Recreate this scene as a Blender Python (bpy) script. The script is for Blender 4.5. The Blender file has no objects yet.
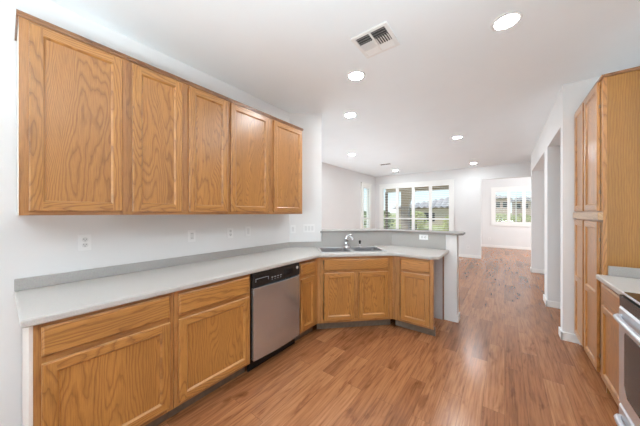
import bpy, bmesh, math, random
from mathutils import Vector, Matrix

random.seed(7)
S = 0.0254                      # everything below is written in inches
scene = bpy.context.scene
COL = scene.collection

# ------------------------------------------------------------------ camera
YAW = 0.652
cam_d = bpy.data.cameras.new('camera')
cam_d.sensor_width = 36.0
cam_d.lens = 241.8 / 640 * 36.0
cam_d.clip_start = 0.02
cam_d.clip_end = 500
cam = bpy.data.objects.new('camera', cam_d)
cam.location = (0, 0, 54.9 * S)
cam.rotation_euler = (math.radians(90), 0, YAW)
COL.objects.link(cam)
scene.camera = cam

# ------------------------------------------------------------------ world, sun, fill lights, exposure
scene.view_settings.view_transform = 'Standard'
scene.view_settings.look = 'None'
scene.view_settings.gamma = 1.0
scene.view_settings.use_curve_mapping = False
scene.view_settings.exposure = 0.50
scene.cycles.use_denoising = True
scene.cycles.max_bounces = 12
scene.cycles.diffuse_bounces = 10
scene.cycles.transparent_max_bounces = 16
scene.cycles.sample_clamp_indirect = 6.0

world = bpy.data.worlds.new('sky')
scene.world = world
world.use_nodes = True
wn = world.node_tree
wn.nodes.clear()
w_out = wn.nodes.new('ShaderNodeOutputWorld')
w_bg = wn.nodes.new('ShaderNodeBackground')
w_bg.inputs['Strength'].default_value = 1.0
w_tc = wn.nodes.new('ShaderNodeTexCoord')
w_sep = wn.nodes.new('ShaderNodeSeparateXYZ')
w_ramp = wn.nodes.new('ShaderNodeValToRGB')
w_ramp.color_ramp.elements[0].position = 0.0
w_ramp.color_ramp.elements[0].color = (0.88, 0.95, 1.0, 1)
w_ramp.color_ramp.elements[1].position = 0.45
w_ramp.color_ramp.elements[1].color = (0.30, 0.52, 0.90, 1)
e = w_ramp.color_ramp.elements.new(0.10)
e.color = (0.66, 0.84, 1.0, 1)
wn.links.new(w_tc.outputs['Generated'], w_sep.inputs[0])
wn.links.new(w_sep.outputs['Z'], w_ramp.inputs[0])
wn.links.new(w_ramp.outputs['Color'], w_bg.inputs['Color'])
wn.links.new(w_bg.outputs[0], w_out.inputs[0])

sun_d = bpy.data.lights.new('sun', 'SUN')
sun_d.energy = 2.6
sun_d.angle = math.radians(0.6)
sun_d.color = (1.0, 0.95, 0.87)
sun = bpy.data.objects.new('sun', sun_d)
sun.rotation_euler = (math.radians(36), 0, math.radians(-52))
COL.objects.link(sun)


def area_light(name, loc, rot, sx, sy, power, color=(1, 1, 1), spread=180):
    d = bpy.data.lights.new(name, 'AREA')
    d.shape = 'RECTANGLE'
    d.size, d.size_y = sx * S, sy * S
    d.energy = power
    d.color = color
    d.spread = math.radians(spread)
    o = bpy.data.objects.new(name, d)
    o.location = [c * S for c in loc]
    o.rotation_euler = rot
    COL.objects.link(o)
    return o


R90 = math.radians(90)
# unseen fill lights, added to brighten the rooms and ceiling
area_light('fill_rear', (-22, -262, 56), (R90, 0, 0), 125, 90, 9, (0.82, 0.94, 1.0))        # added fill behind the camera, shines +Y
area_light('fill_up_side', (54, -36, 12), (R90 + 1.10, 0, R90), 110, 30, 74, (0.79, 0.93, 1.0), 84)   # added uplight for the ceiling, beside and behind the camera
area_light('fill_living', (-156, 205, 12), (R90 + 0.30, 0, -R90), 150, 20, 64, (0.80, 0.93, 1.0))   # added fill for the living room, shines +X and up
area_light('fill_far_room', (118, 420, 55), (R90, 0, R90), 80, 80, 60, (0.92, 0.97, 1.0))    # added fill for the far room, shines -X
area_light('fill_up_rear', (6, -264, 14), (R90 + 0.55, 0, 0), 90, 30, 52, (0.80, 0.93, 1.0), 80)  # added uplight behind the camera, shines +Y and up
area_light('fill_hall', (118, 245, 55), (R90, 0, R90), 70, 80, 8, (0.90, 0.96, 1.0))  # added fill for the hall, shines -X
LAMP = 186.0                     # emission of each recessed ceiling lamp


# ------------------------------------------------------------------ materials
def mat_new(name):
    m = bpy.data.materials.new(name)
    m.use_nodes = True
    nt = m.node_tree
    return m, nt, nt.nodes['Principled BSDF']


def ramp(nt, stops):
    r = nt.nodes.new('ShaderNodeValToRGB')
    while len(r.color_ramp.elements) < len(stops):
        r.color_ramp.elements.new(0.5)
    for el, (p, c) in zip(r.color_ramp.elements, stops):
        el.position = p
        el.color = (*c, 1)
    return r


def simple(name, color, rough=0.5, metal=0.0, noise=0.0, nscale=40, bump=0.0, bscale=200, coat=0.0, spec=0.5):
    m, nt, b = mat_new(name)
    b.inputs['Roughness'].default_value = rough
    b.inputs['Metallic'].default_value = metal
    b.inputs['Coat Weight'].default_value = coat
    b.inputs['Specular IOR Level'].default_value = spec
    tc = nt.nodes.new('ShaderNodeTexCoord')
    nz = nt.nodes.new('ShaderNodeTexNoise')
    nz.inputs['Scale'].default_value = nscale
    nz.inputs['Detail'].default_value = 3
    nt.links.new(tc.outputs['Object'], nz.inputs['Vector'])
    lo = [max(0, c * (1 - noise)) for c in color]
    hi = [min(1, c * (1 + noise)) for c in color]
    r = ramp(nt, [(0.3, lo), (0.7, hi)])
    nt.links.new(nz.outputs['Fac'], r.inputs[0])
    nt.links.new(r.outputs[0], b.inputs['Base Color'])
    if bump:
        n2 = nt.nodes.new('ShaderNodeTexNoise')
        n2.inputs['Scale'].default_value = bscale
        n2.inputs['Detail'].default_value = 2
        nt.links.new(tc.outputs['Object'], n2.inputs['Vector'])
        bp = nt.nodes.new('ShaderNodeBump')
        bp.inputs['Strength'].default_value = bump
        bp.inputs['Distance'].default_value = 0.002
        nt.links.new(n2.outputs['Fac'], bp.inputs['Height'])
        nt.links.new(bp.outputs[0], b.inputs['Normal'])
    return m


def math_node(nt, op, a=None, b=None):
    n = nt.nodes.new('ShaderNodeMath')
    n.operation = op
    for i, v in enumerate((a, b)):
        if v is None:
            continue
        if isinstance(v, (int, float)):
            n.inputs[i].default_value = v
        else:
            nt.links.new(v, n.inputs[i])
    return n.outputs[0]


def oak(name, axis, light, mid, dark, rough=0.34, strength=1.0, rings=44.0, swirl=24.0, coat=0.8):
    """Plain-sawn oak: cathedral rings pulled out along the grain axis, plus fine pores."""
    m, nt, b = mat_new(name)
    tc = nt.nodes.new('ShaderNodeTexCoord')
    oi = nt.nodes.new('ShaderNodeObjectInfo')
    sep = nt.nodes.new('ShaderNodeSeparateXYZ')
    nt.links.new(tc.outputs['Object'], sep.inputs[0])
    rnd = math_node(nt, 'MULTIPLY', oi.outputs['Random'], 37.0)
    if axis == 'Z':
        across = math_node(nt, 'ADD', sep.outputs['X'], sep.outputs['Y'])
        along = sep.outputs['Z']
    else:
        across = math_node(nt, 'ADD', sep.outputs['Z'], sep.outputs['Y'])
        along = sep.outputs['X']

    def vec(sa, sl):
        c = nt.nodes.new('ShaderNodeCombineXYZ')
        nt.links.new(math_node(nt, 'ADD', math_node(nt, 'MULTIPLY', across, sa), rnd), c.inputs[0])
        nt.links.new(math_node(nt, 'MULTIPLY', along, sl), c.inputs[1])
        nt.links.new(rnd, c.inputs[2])
        return c.outputs[0]

    def noise(v, detail=2.0, dist=0.0, rough_=0.5):
        n = nt.nodes.new('ShaderNodeTexNoise')
        n.inputs['Scale'].default_value = 1.0
        n.inputs['Detail'].default_value = detail
        n.inputs['Distortion'].default_value = dist
        n.inputs['Roughness'].default_value = rough_
        nt.links.new(v, n.inputs['Vector'])
        return n.outputs['Fac']

    big = noise(vec(4.0, 0.75), 1.5, 0.3)
    wob = noise(vec(22, 5.0), 2.0)
    ph = math_node(nt, 'ADD', math_node(nt, 'MULTIPLY', across, rings), math_node(nt, 'MULTIPLY', big, swirl))
    ph = math_node(nt, 'ADD', ph, math_node(nt, 'MULTIPLY', wob, 2.0))
    fr = math_node(nt, 'FRACT', ph)
    fine = noise(vec(420, 9), 3.0, 0.0, 0.7)
    tone = noise(vec(7, 0.7), 1.0)
    # growth ring: soft rise, sharp fall
    rc = ramp(nt, [(0.0, mid), (0.30, light), (0.62, light), (0.86, tuple(mid[i] * .55 + dark[i] * .45 for i in range(3))),
                   (0.95, dark), (1.0, mid)])
    nt.links.new(fr, rc.inputs[0])
    fc = ramp(nt, [(0.36, (0.62, 0.56, 0.50)), (0.56, (1, 1, 1))])
    nt.links.new(fine, fc.inputs[0])
    mx = nt.nodes.new('ShaderNodeMix')
    mx.data_type = 'RGBA'
    mx.blend_type = 'MULTIPLY'
    mx.inputs[0].default_value = 0.7 * strength
    nt.links.new(rc.outputs[0], mx.inputs[6])
    nt.links.new(fc.outputs[0], mx.inputs[7])
    tcv = ramp(nt, [(0.3, (0.84, 0.82, 0.78)), (0.7, (1.06, 1.06, 1.06))])
    nt.links.new(tone, tcv.inputs[0])
    m2 = nt.nodes.new('ShaderNodeMix')
    m2.data_type = 'RGBA'
    m2.blend_type = 'MULTIPLY'
    m2.inputs[0].default_value = 0.9
    nt.links.new(mx.outputs[2], m2.inputs[6])
    nt.links.new(tcv.outputs[0], m2.inputs[7])
    nt.links.new(m2.outputs[2], b.inputs['Base Color'])
    b.inputs['Roughness'].default_value = rough
    b.inputs['Coat Weight'].default_value = coat
    b.inputs['Coat Roughness'].default_value = 0.32
    bp = nt.nodes.new('ShaderNodeBump')
    bp.inputs['Strength'].default_value = 0.12
    bp.inputs['Distance'].default_value = 0.001
    nt.links.new(fine, bp.inputs['Height'])
    nt.links.new(bp.outputs[0], b.inputs['Normal'])
    return m


OL, OM, OD = (0.545, 0.25, 0.064), (0.465, 0.20, 0.047), (0.31, 0.12, 0.026)
OAK_V = oak('oak_vertical', 'Z', OL, OM, OD)
OAK_H = oak('oak_horizontal', 'X', OL, OM, OD)
PL, PM, PD = (0.525, 0.235, 0.058), (0.45, 0.19, 0.044), (0.335, 0.132, 0.029)
OAK_PANEL = oak('oak_panel', 'Z', PL, PM, PD, rings=40.0, swirl=40.0)
OAK_FRAME_V = oak('oak_face_frame_vertical', 'Z', (0.50, 0.23, 0.070), (0.44, 0.195, 0.056), (0.34, 0.14, 0.038), rings=14, swirl=4)  # slightly darker than the door oak: shade painted into the frames
OAK_FRAME_H = oak('oak_face_frame_horizontal', 'X', (0.50, 0.23, 0.070), (0.44, 0.195, 0.056), (0.34, 0.14, 0.038), rings=14, swirl=4)
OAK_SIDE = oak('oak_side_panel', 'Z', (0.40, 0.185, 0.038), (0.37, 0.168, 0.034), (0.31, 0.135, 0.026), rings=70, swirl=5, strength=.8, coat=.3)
OAK_RAIL_GLARE = oak('oak_rail_glare', 'X', (0.62, 0.40, 0.22), (0.58, 0.36, 0.19), (0.50, 0.30, 0.15), rings=30, swirl=4)  # paler oak: glare on the pantry rail painted into the colour
OAK_CROWN = oak('oak_crown', 'X', (0.30, 0.135, 0.05), (0.25, 0.105, 0.038), (0.19, 0.075, 0.025), rings=14, swirl=4)
MELAMINE = simple('white_melamine', (0.80, 0.74, 0.70), 0.45, noise=.02)
SIDE_GREY = simple('grey_panel', (0.50, 0.49, 0.50), 0.6, noise=.03)
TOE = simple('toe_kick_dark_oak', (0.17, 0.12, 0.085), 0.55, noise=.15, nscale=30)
WALL = simple('wall_paint', (0.80, 0.80, 0.80), 0.75, noise=.008, nscale=3, bump=.12, bscale=140, spec=.25)
CEIL = simple('ceiling_paint', (0.89, 0.94, 0.97), 0.85, noise=.008, nscale=3, bump=.12, bscale=140, spec=.2)
TRIM = simple('trim_paint', (0.88, 0.88, 0.87), 0.4, noise=.005)
SHUT = simple('shutter_paint', (0.90, 0.90, 0.88), 0.4, noise=.005)
PLATE = simple('plate_plastic', (0.86, 0.86, 0.86), 0.35)
SLOT = simple('slot_dark', (0.05, 0.05, 0.05), 0.6)
PLATE_GREY = simple('device_plastic', (0.74, 0.74, 0.74), 0.35)


def laminate(name, base, amt, rough=0.3):
    m, nt, b = mat_new(name)
    tc = nt.nodes.new('ShaderNodeTexCoord')
    n1 = nt.nodes.new('ShaderNodeTexNoise')
    n1.inputs['Scale'].default_value = 260
    n1.inputs['Detail'].default_value = 2
    n2 = nt.nodes.new('ShaderNodeTexVoronoi')
    n2.inputs['Scale'].default_value = 420
    nt.links.new(tc.outputs['Object'], n1.inputs['Vector'])
    nt.links.new(tc.outputs['Object'], n2.inputs['Vector'])
    r1 = ramp(nt, [(0.32, [c * (1 - amt) for c in base]), (0.5, base), (0.7, [min(1, c * (1 + amt * .7)) for c in base])])
    nt.links.new(n1.outputs['Fac'], r1.inputs[0])
    mx = nt.nodes.new('ShaderNodeMix')
    mx.data_type = 'RGBA'
    mx.blend_type = 'MULTIPLY'
    mx.inputs[0].default_value = amt
    nt.links.new(r1.outputs[0], mx.inputs[6])
    nt.links.new(n2.outputs['Color'], mx.inputs[7])
    nt.links.new(mx.outputs[2], b.inputs['Base Color'])
    b.inputs['Roughness'].default_value = rough
    return m


COUNTER = laminate('counter_laminate', (0.56, 0.53, 0.50), 0.10)
EDGE = laminate('edge_shade', (0.27, 0.25, 0.235), 0.12, 0.45)  # dark tone is shade along the bar edge, painted in
BAR_LAM = laminate('bar_laminate', (0.36, 0.34, 0.325), 0.12, 0.45)
SPLASH = laminate('backsplash_laminate', (0.43, 0.41, 0.39), 0.12, 0.4)


def brushed(name, color, rough, axis='Z'):
    m, nt, b = mat_new(name)
    b.inputs['Metallic'].default_value = 0.82
    tc = nt.nodes.new('ShaderNodeTexCoord')
    mp = nt.nodes.new('ShaderNodeMapping')
    mp.inputs['Scale'].default_value = {'Z': (900, 900, 4), 'X': (4, 900, 900), 'Y': (900, 4, 900)}[axis]
    nz = nt.nodes.new('ShaderNodeTexNoise')
    nz.inputs['Scale'].default_value = 1
    nz.inputs['Detail'].default_value = 2
    nt.links.new(tc.outputs['Object'], mp.inputs[0])
    nt.links.new(mp.outputs[0], nz.inputs['Vector'])
    r = ramp(nt, [(0.3, [c * .96 for c in color]), (0.7, color)])
    nt.links.new(nz.outputs['Fac'], r.inputs[0])
    nt.links.new(r.outputs[0], b.inputs['Base Color'])
    mr = nt.nodes.new('ShaderNodeMapRange')
    mr.inputs[3].default_value = rough * .95
    mr.inputs[4].default_value = rough * 1.05
    nt.links.new(nz.outputs['Fac'], mr.inputs[0])
    nt.links.new(mr.outputs[0], b.inputs['Roughness'])
    b.inputs['Anisotropic'].default_value = 0.5
    return m


STEEL = brushed('stainless_steel', (0.54, 0.57, 0.61), 0.22)
STEEL_LIGHT = brushed('stainless_range', (0.78, 0.81, 0.86), 0.34, 'Y')
SINK_STEEL = brushed('sink_steel', (0.88, 0.88, 0.88), 0.22, 'X')
BOWL_STEEL_SHADED = brushed('bowl_steel_shaded', (0.36, 0.36, 0.37), 0.35, 'X')  # darker copy of the sink steel: shade inside the bowls painted in
CHROME = simple('chrome', (0.78, 0.78, 0.80), 0.10, metal=1.0)
BLACK = simple('black_plastic', (0.012, 0.012, 0.013), 0.25)
BLACK_GLASS = simple('black_glass', (0.010, 0.010, 0.011), 0.12, spec=.3)
OVEN_GLASS = simple('oven_window', (0.035, 0.038, 0.040), 0.14, spec=.25)
GREY_MARK = simple('grey_marking', (0.35, 0.36, 0.37), 0.4)
SILVER = simple('silver_badge', (0.80, 0.80, 0.80), 0.25, metal=.6)
BRONZE = simple('bronze_hinge', (0.30, 0.24, 0.18), 0.4, metal=.7)
VENT_W = simple('vent_white', (0.84, 0.84, 0.83), 0.45)
VENT_D = simple('vent_dark', (0.03, 0.03, 0.03), 0.8)


def emitter(name, color, strength):
    m, nt, b = mat_new(name)
    b.inputs['Base Color'].default_value = (1, 1, 1, 1)
    b.inputs['Emission Color'].default_value = (*color, 1)
    b.inputs['Emission Strength'].default_value = strength
    return m


LENS = emitter('lamp_lens', (0.885, 0.96, 1.0), LAMP)


def glass_mat():
    m, nt, b = mat_new('window_glass')
    nt.nodes.remove(b)
    out = nt.nodes['Material Output']
    tr = nt.nodes.new('ShaderNodeBsdfTransparent')
    tr.inputs[0].default_value = (0.96, 0.98, 0.97, 1)
    gl = nt.nodes.new('ShaderNodeBsdfGlossy')
    gl.inputs['Roughness'].default_value = 0.02
    lw = nt.nodes.new('ShaderNodeLayerWeight')
    lw.inputs[0].default_value = 0.5
    fr = nt.nodes.new('ShaderNodeMath')
    fr.operation = 'MULTIPLY_ADD'
    nt.links.new(math_node(nt, 'POWER', lw.outputs['Facing'], 5.0), fr.inputs[0])
    fr.inputs[1].default_value = 0.5
    fr.inputs[2].default_value = 0.03
    mx = nt.nodes.new('ShaderNodeMixShader')
    nt.links.new(fr.outputs[0], mx.inputs[0])
    nt.links.new(tr.outputs[0], mx.inputs[1])
    nt.links.new(gl.outputs[0], mx.inputs[2])
    nt.links.new(mx.outputs[0], out.inputs[0])
    return m


GLASS = glass_mat()


def floor_mat():
    m, nt, b = mat_new('wood_plank_floor')
    tc = nt.nodes.new('ShaderNodeTexCoord')
    sep = nt.nodes.new('ShaderNodeSeparateXYZ')
    nt.links.new(tc.outputs['Object'], sep.inputs[0])
    cmb = nt.nodes.new('ShaderNodeCombineXYZ')
    nt.links.new(sep.outputs['Y'], cmb.inputs[0])
    nt.links.new(sep.outputs['X'], cmb.inputs[1])
    br = nt.nodes.new('ShaderNodeTexBrick')
    br.offset = 0.37
    br.offset_frequency = 2
    br.inputs['Scale'].default_value = 1.0
    br.inputs['Brick Width'].default_value = 1.05
    br.inputs['Row Height'].default_value = 0.128
    br.inputs['Mortar Size'].default_value = 0.0011
    br.inputs['Mortar Smooth'].default_value = 0.2
    br.inputs['Bias'].default_value = -0.1
    br.inputs['Color1'].default_value = (0.0, 0.0, 0.0, 1)
    br.inputs['Color2'].default_value = (1.0, 1.0, 1.0, 1)
    br.inputs['Mortar'].default_value = (0.4, 0.4, 0.4, 1)
    nt.links.new(cmb.outputs[0], br.inputs['Vector'])
    bw = nt.nodes.new('ShaderNodeRGBToBW')
    nt.links.new(br.outputs['Color'], bw.inputs[0])
    plank = bw.outputs[0]

    def noise(sx, sy, off, detail, dist=0.0, r=.55):
        c = nt.nodes.new('ShaderNodeCombineXYZ')
        nt.links.new(math_node(nt, 'ADD', math_node(nt, 'MULTIPLY', sep.outputs['X'], sx), math_node(nt, 'MULTIPLY', plank, 11.0)), c.inputs[0])
        nt.links.new(math_node(nt, 'ADD', math_node(nt, 'MULTIPLY', sep.outputs['Y'], sy), math_node(nt, 'MULTIPLY', plank, 5.0)), c.inputs[1])
        c.inputs[2].default_value = off
        n = nt.nodes.new('ShaderNodeTexNoise')
        n.inputs['Scale'].default_value = 1
        n.inputs['Detail'].default_value = detail
        n.inputs['Distortion'].default_value = dist
        n.inputs['Roughness'].default_value = r
        nt.links.new(c.outputs[0], n.inputs['Vector'])
        return n.outputs['Fac']
    grain = noise(70, 3.0, 1.0, 4, 0.4)
    blot = noise(13, 3.2, 5.0, 4, 0.9)
    wave = noise(22, 1.6, 9.0, 2, 1.5)
    c1 = ramp(nt, [(0.0, (0.32, 0.128, 0.052)), (0.45, (0.415, 0.175, 0.073)), (1.0, (0.49, 0.22, 0.097))])
    nt.links.new(plank, c1.inputs[0])
    g = ramp(nt, [(0.30, (0.62, 0.57, 0.53)), (0.55, (1, 1, 1)), (0.75, (1.13, 1.13, 1.13))])
    nt.links.new(grain, g.inputs[0])
    bl = ramp(nt, [(0.22, (0.42, 0.34, 0.29)), (0.33, (0.68, 0.61, 0.56)), (0.43, (0.97, 0.96, 0.95)), (0.8, (1.06, 1.06, 1.06))])
    nt.links.new(blot, bl.inputs[0])
    wv = ramp(nt, [(0.36, (0.80, 0.77, 0.75)), (0.52, (1, 1, 1))])
    nt.links.new(wave, wv.inputs[0])
    cur = c1.outputs[0]
    for src in (g, bl, wv):
        mx = nt.nodes.new('ShaderNodeMix')
        mx.data_type = 'RGBA'
        mx.blend_type = 'MULTIPLY'
        mx.inputs[0].default_value = 0.9
        nt.links.new(cur, mx.inputs[6])
        nt.links.new(src.outputs[0], mx.inputs[7])
        cur = mx.outputs[2]
    mj = nt.nodes.new('ShaderNodeMix')
    mj.data_type = 'RGBA'
    nt.links.new(math_node(nt, 'MULTIPLY', br.outputs['Fac'], 0.6), mj.inputs[0])
    nt.links.new(cur, mj.inputs[6])
    mj.inputs[7].default_value = (0.09, 0.045, 0.022, 1)
    nt.links.new(mj.outputs[2], b.inputs['Base Color'])
    mr = nt.nodes.new('ShaderNodeMapRange')
    mr.inputs[3].default_value = 0.15
    mr.inputs[4].default_value = 0.30
    nt.links.new(grain, mr.inputs[0])
    nt.links.new(mr.outputs[0], b.inputs['Roughness'])
    hs = math_node(nt, 'SUBTRACT', math_node(nt, 'ADD', math_node(nt, 'MULTIPLY', wave, 1.0), math_node(nt, 'MULTIPLY', grain, .35)),
                   math_node(nt, 'MULTIPLY', br.outputs['Fac'], 1.2))
    bp = nt.nodes.new('ShaderNodeBump')
    bp.inputs['Strength'].default_value = 0.30
    bp.inputs['Distance'].default_value = 0.0022
    nt.links.new(hs, bp.inputs['Height'])
    nt.links.new(bp.outputs[0], b.inputs['Normal'])
    return m


FLOOR = floor_mat()
GRASS = simple('dry_grass', (0.42, 0.42, 0.17), 0.9, noise=.35, nscale=2.5)
LEAF = simple('leaf_green', (0.16, 0.24, 0.07), 0.8, noise=.6, nscale=9)
LEAF_Y = simple('leaf_yellow_green', (0.55, 0.56, 0.22), 0.8, noise=.5, nscale=9)
STUCCO = simple('stucco_tan', (0.56, 0.45, 0.33), 0.9, noise=.06, nscale=20)
STUCCO_P = simple('stucco_pink', (0.62, 0.46, 0.38), 0.9, noise=.06, nscale=20)
ROOF = simple('clay_roof_tile', (0.50, 0.44, 0.40), 0.85, noise=.3, nscale=12)
ROOF_G = simple('grey_roof_tile', (0.36, 0.33, 0.31), 0.85, noise=.3, nscale=12)
BARK = simple('bark', (0.12, 0.08, 0.05), 0.9, noise=.3, nscale=20)
CONC = simple('patio_concrete', (0.5, 0.47, 0.43), 0.9, noise=.1, nscale=6)


def stone_mat():
    m, nt, b = mat_new('stacked_stone')
    tc = nt.nodes.new('ShaderNodeTexCoord')
    sep = nt.nodes.new('ShaderNodeSeparateXYZ')
    nt.links.new(tc.outputs['Object'], sep.inputs[0])
    c = nt.nodes.new('ShaderNodeCombineXYZ')
    nt.links.new(math_node(nt, 'ADD', sep.outputs['X'], sep.outputs['Y']), c.inputs[0])
    nt.links.new(sep.outputs['Z'], c.inputs[1])
    br = nt.nodes.new('ShaderNodeTexBrick')
    br.inputs['Scale'].default_value = 1
    br.inputs['Brick Width'].default_value = .3
    br.inputs['Row Height'].default_value = .1
    br.inputs['Mortar Size'].default_value = .008
    br.inputs['Color1'].default_value = (.50, .42, .33, 1)
    br.inputs['Color2'].default_value = (.36, .34, .33, 1)
    br.inputs['Mortar'].default_value = (.25, .22, .19, 1)
    nt.links.new(c.outputs[0], br.inputs['Vector'])
    nt.links.new(br.outputs['Color'], b.inputs['Base Color'])
    b.inputs['Roughness'].default_value = .9
    return m


STONE = stone_mat()


# ------------------------------------------------------------------ mesh helpers (inches in, metres out)
class MB:
    def __init__(self):
        self.bm = bmesh.new()
        self.mats = []

    def mi(self, m):
        if m is None:
            return 0
        if m not in self.mats:
            self.mats.append(m)
        return self.mats.index(m)

    def face(self, pts, m=None):
        f = self.bm.faces.new([self.bm.verts.new(Vector(p) * S) for p in pts])
        f.material_index = self.mi(m)
        return f

    def box(self, x0, x1, y0, y1, z0, z1, m=None, mtx=None):
        co = [(x0, y0, z0), (x1, y0, z0), (x1, y1, z0), (x0, y1, z0), (x0, y0, z1), (x1, y0, z1), (x1, y1, z1), (x0, y1, z1)]
        vs = [self.bm.verts.new((mtx @ Vector(c) if mtx else Vector(c)) * S) for c in co]
        k = self.mi(m)
        for q in ((3, 2, 1, 0), (4, 5, 6, 7), (0, 1, 5, 4), (1, 2, 6, 5), (2, 3, 7, 6), (3, 0, 4, 7)):
            f = self.bm.faces.new([vs[i] for i in q])
            f.material_index = k

    def prism(self, poly, z0, z1, m=None, holes=()):
        """Extrude a plan polygon (with optional holes) from z0 to z1."""
        k = self.mi(m)
        loops = [poly] + list(holes)
        tops = []
        for z in (z0, z1):
            t = bmesh.new()
            edges, allv = [], []
            for lp in loops:
                vs = [t.verts.new((p[0] * S, p[1] * S, z * S)) for p in lp]
                allv.append(vs)
                for i in range(len(vs)):
                    edges.append(t.edges.new((vs[i], vs[(i + 1) % len(vs)])))
            if len(loops) == 1:
                t.faces.new(allv[0])
            else:
                bmesh.ops.triangle_fill(t, use_beauty=True, use_dissolve=False, edges=edges)
            mp = {}
            for v in t.verts:
                mp[v] = self.bm.verts.new(v.co)
            for f in t.faces:
                nf = self.bm.faces.new([mp[v] for v in f.verts])
                nf.material_index = k
                nf.normal_update()
                if (nf.normal.z > 0) != (z == z1):
                    nf.normal_flip()
            tops.append([[mp[v] for v in lp] for lp in allv])
            t.free()
        for lo, hi in zip(*tops):
            n = len(lo)
            for i in range(n):
                f = self.bm.faces.new((lo[i], lo[(i + 1) % n], hi[(i + 1) % n], hi[i]))
                f.material_index = k
        bmesh.ops.recalc_face_normals(self.bm, faces=self.bm.faces)

    def rect_loops(self, x0, x1, z0, z1, prof, mv, mh, cap=True, capm=None, back=True):
        """Mitred rectangular frame facing -y: prof is a list of (inset, y)."""
        rings = []
        for ins, y in prof:
            rings.append([self.bm.verts.new(Vector(p) * S) for p in
                          ((x0 + ins, y, z0 + ins), (x1 - ins, y, z0 + ins), (x1 - ins, y, z1 - ins), (x0 + ins, y, z1 - ins))])
        kv, kh = self.mi(mv), self.mi(mh)
        for a, b in zip(rings, rings[1:]):
            for i in range(4):
                f = self.bm.faces.new((a[i], a[(i + 1) % 4], b[(i + 1) % 4], b[i]))
                f.material_index = kh if i in (0, 2) else kv
        if cap:
            f = self.bm.faces.new(rings[-1])
            f.material_index = self.mi(capm or mv)
        if back:
            f = self.bm.faces.new(rings[0][::-1])
            f.material_index = kv

    def lathe(self, prof, center, seg=24, m=None, axis='Z', close=True):
        """prof: list of (radius, height)."""
        k = self.mi(m)
        rings = []
        for r, h in prof:
            ring = []
            for i in range(seg):
                a = 2 * math.pi * i / seg
                if axis == 'Z':
                    p = (center[0] + r * math.cos(a), center[1] + r * math.sin(a), center[2] + h)
                elif axis == 'Y':
                    p = (center[0] + r * math.cos(a), center[1] + h, center[2] + r * math.sin(a))
                else:
                    p = (center[0] + h, center[1] + r * math.cos(a), center[2] + r * math.sin(a))
                ring.append(self.bm.verts.new(Vector(p) * S))
            rings.append(ring)
        for a, b in zip(rings, rings[1:]):
            for i in range(seg):
                f = self.bm.faces.new((a[i], a[(i + 1) % seg], b[(i + 1) % seg], b[i]))
                f.material_index = k
                f.smooth = True
        if close:
            for ring in (rings[0][::-1], rings[-1]):
                f = self.bm.faces.new(ring)
                f.material_index = k

    def tube(self, pts, rads, seg=12, m=None, sx=1.0):
        k = self.mi(m)
        pts = [Vector(p) for p in pts]
        if isinstance(rads, (int, float)):
            rads = [rads] * len(pts)
        rings = []
        ref = None
        for i, p in enumerate(pts):
            t = (pts[min(i + 1, len(pts) - 1)] - pts[max(i - 1, 0)]).normalized()
            if ref is None:
                ref = Vector((0, 0, 1)) if abs(t.z) < .9 else Vector((1, 0, 0))
            u = (ref - t * ref.dot(t)).normalized()
            ref = u
            w = t.cross(u)
            rings.append([self.bm.verts.new((p + (u * math.cos(2 * math.pi * j / seg) + w * math.sin(2 * math.pi * j / seg) * sx) * rads[i]) * S)
                          for j in range(seg)])
        for a, b in zip(rings, rings[1:]):
            for j in range(seg):
                f = self.bm.faces.new((a[j], a[(j + 1) % seg], b[(j + 1) % seg], b[j]))
                f.material_index = k
                f.smooth = True
        for ring in (rings[0][::-1], rings[-1]):
            f = self.bm.faces.new(ring)
            f.material_index = k

    def build(self, name, mat=None, parent=None, bevel=0.0, seg=2):
        bmesh.ops.recalc_face_normals(self.bm, faces=self.bm.faces)
        me = bpy.data.meshes.new(name)
        self.bm.to_mesh(me)
        self.bm.free()
        for m in (self.mats or [mat]):
            me.materials.append(m)
        o = bpy.data.objects.new(name, me)
        COL.objects.link(o)
        if parent is not None:
            o.parent = parent
        if bevel:
            md = o.modifiers.new('bevel', 'BEVEL')
            md.width = bevel * S
            md.segments = seg
            md.limit_method = 'ANGLE'
            md.angle_limit = math.radians(35)
        return o


def tag(o, label, cat, group=None, kind=None):
    o['label'] = label
    o['category'] = cat
    if group:
        o['group'] = group
    if kind:
        o['kind'] = kind
    return o


def thing(name, label, cat, loc=(0, 0, 0), rz=0.0, group=None):
    o = bpy.data.objects.new(name, None)
    o.empty_display_size = 0.1
    COL.objects.link(o)
    o.location = [c * S for c in loc]
    o.rotation_euler = (0, 0, rz)
    return tag(o, label, cat, group)


def struct(name, mb, mat, label=None, cat=None, parent=None, bevel=0.0):
    o = mb.build(name, mat, parent, bevel)
    o['kind'] = 'structure'
    if label:
        o['label'] = label
        o['category'] = cat
    return o


def boxes(*bs):
    mb = MB()
    for b in bs:
        mb.box(*b)
    return mb


# ------------------------------------------------------------------ the room
CZ = 110.3
XW, XL, XR = -94.4, -158.0, 20.0       # kitchen wall, living room left wall, right-hand wall line
YF, YB = 347.8, 474.0                  # far wall, far room's back wall
D, WD = 68.4, 82.3                     # lower and upper cabinet face planes (at x = -D, -WD)
BSL = 190.2                            # angled wall lies on y - x = BSL
YH = 137.9                             # half wall's kitchen face

struct('floor', boxes((-170, 125, -268, 486, -4, 0)), FLOOR, 'brown hand scraped wood plank floor running through the house', 'floor')
struct('ceiling', boxes((-170, 125, -268, 486, CZ, CZ + 5)), CEIL, 'smooth white ceiling over kitchen and living room', 'ceiling')

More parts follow.
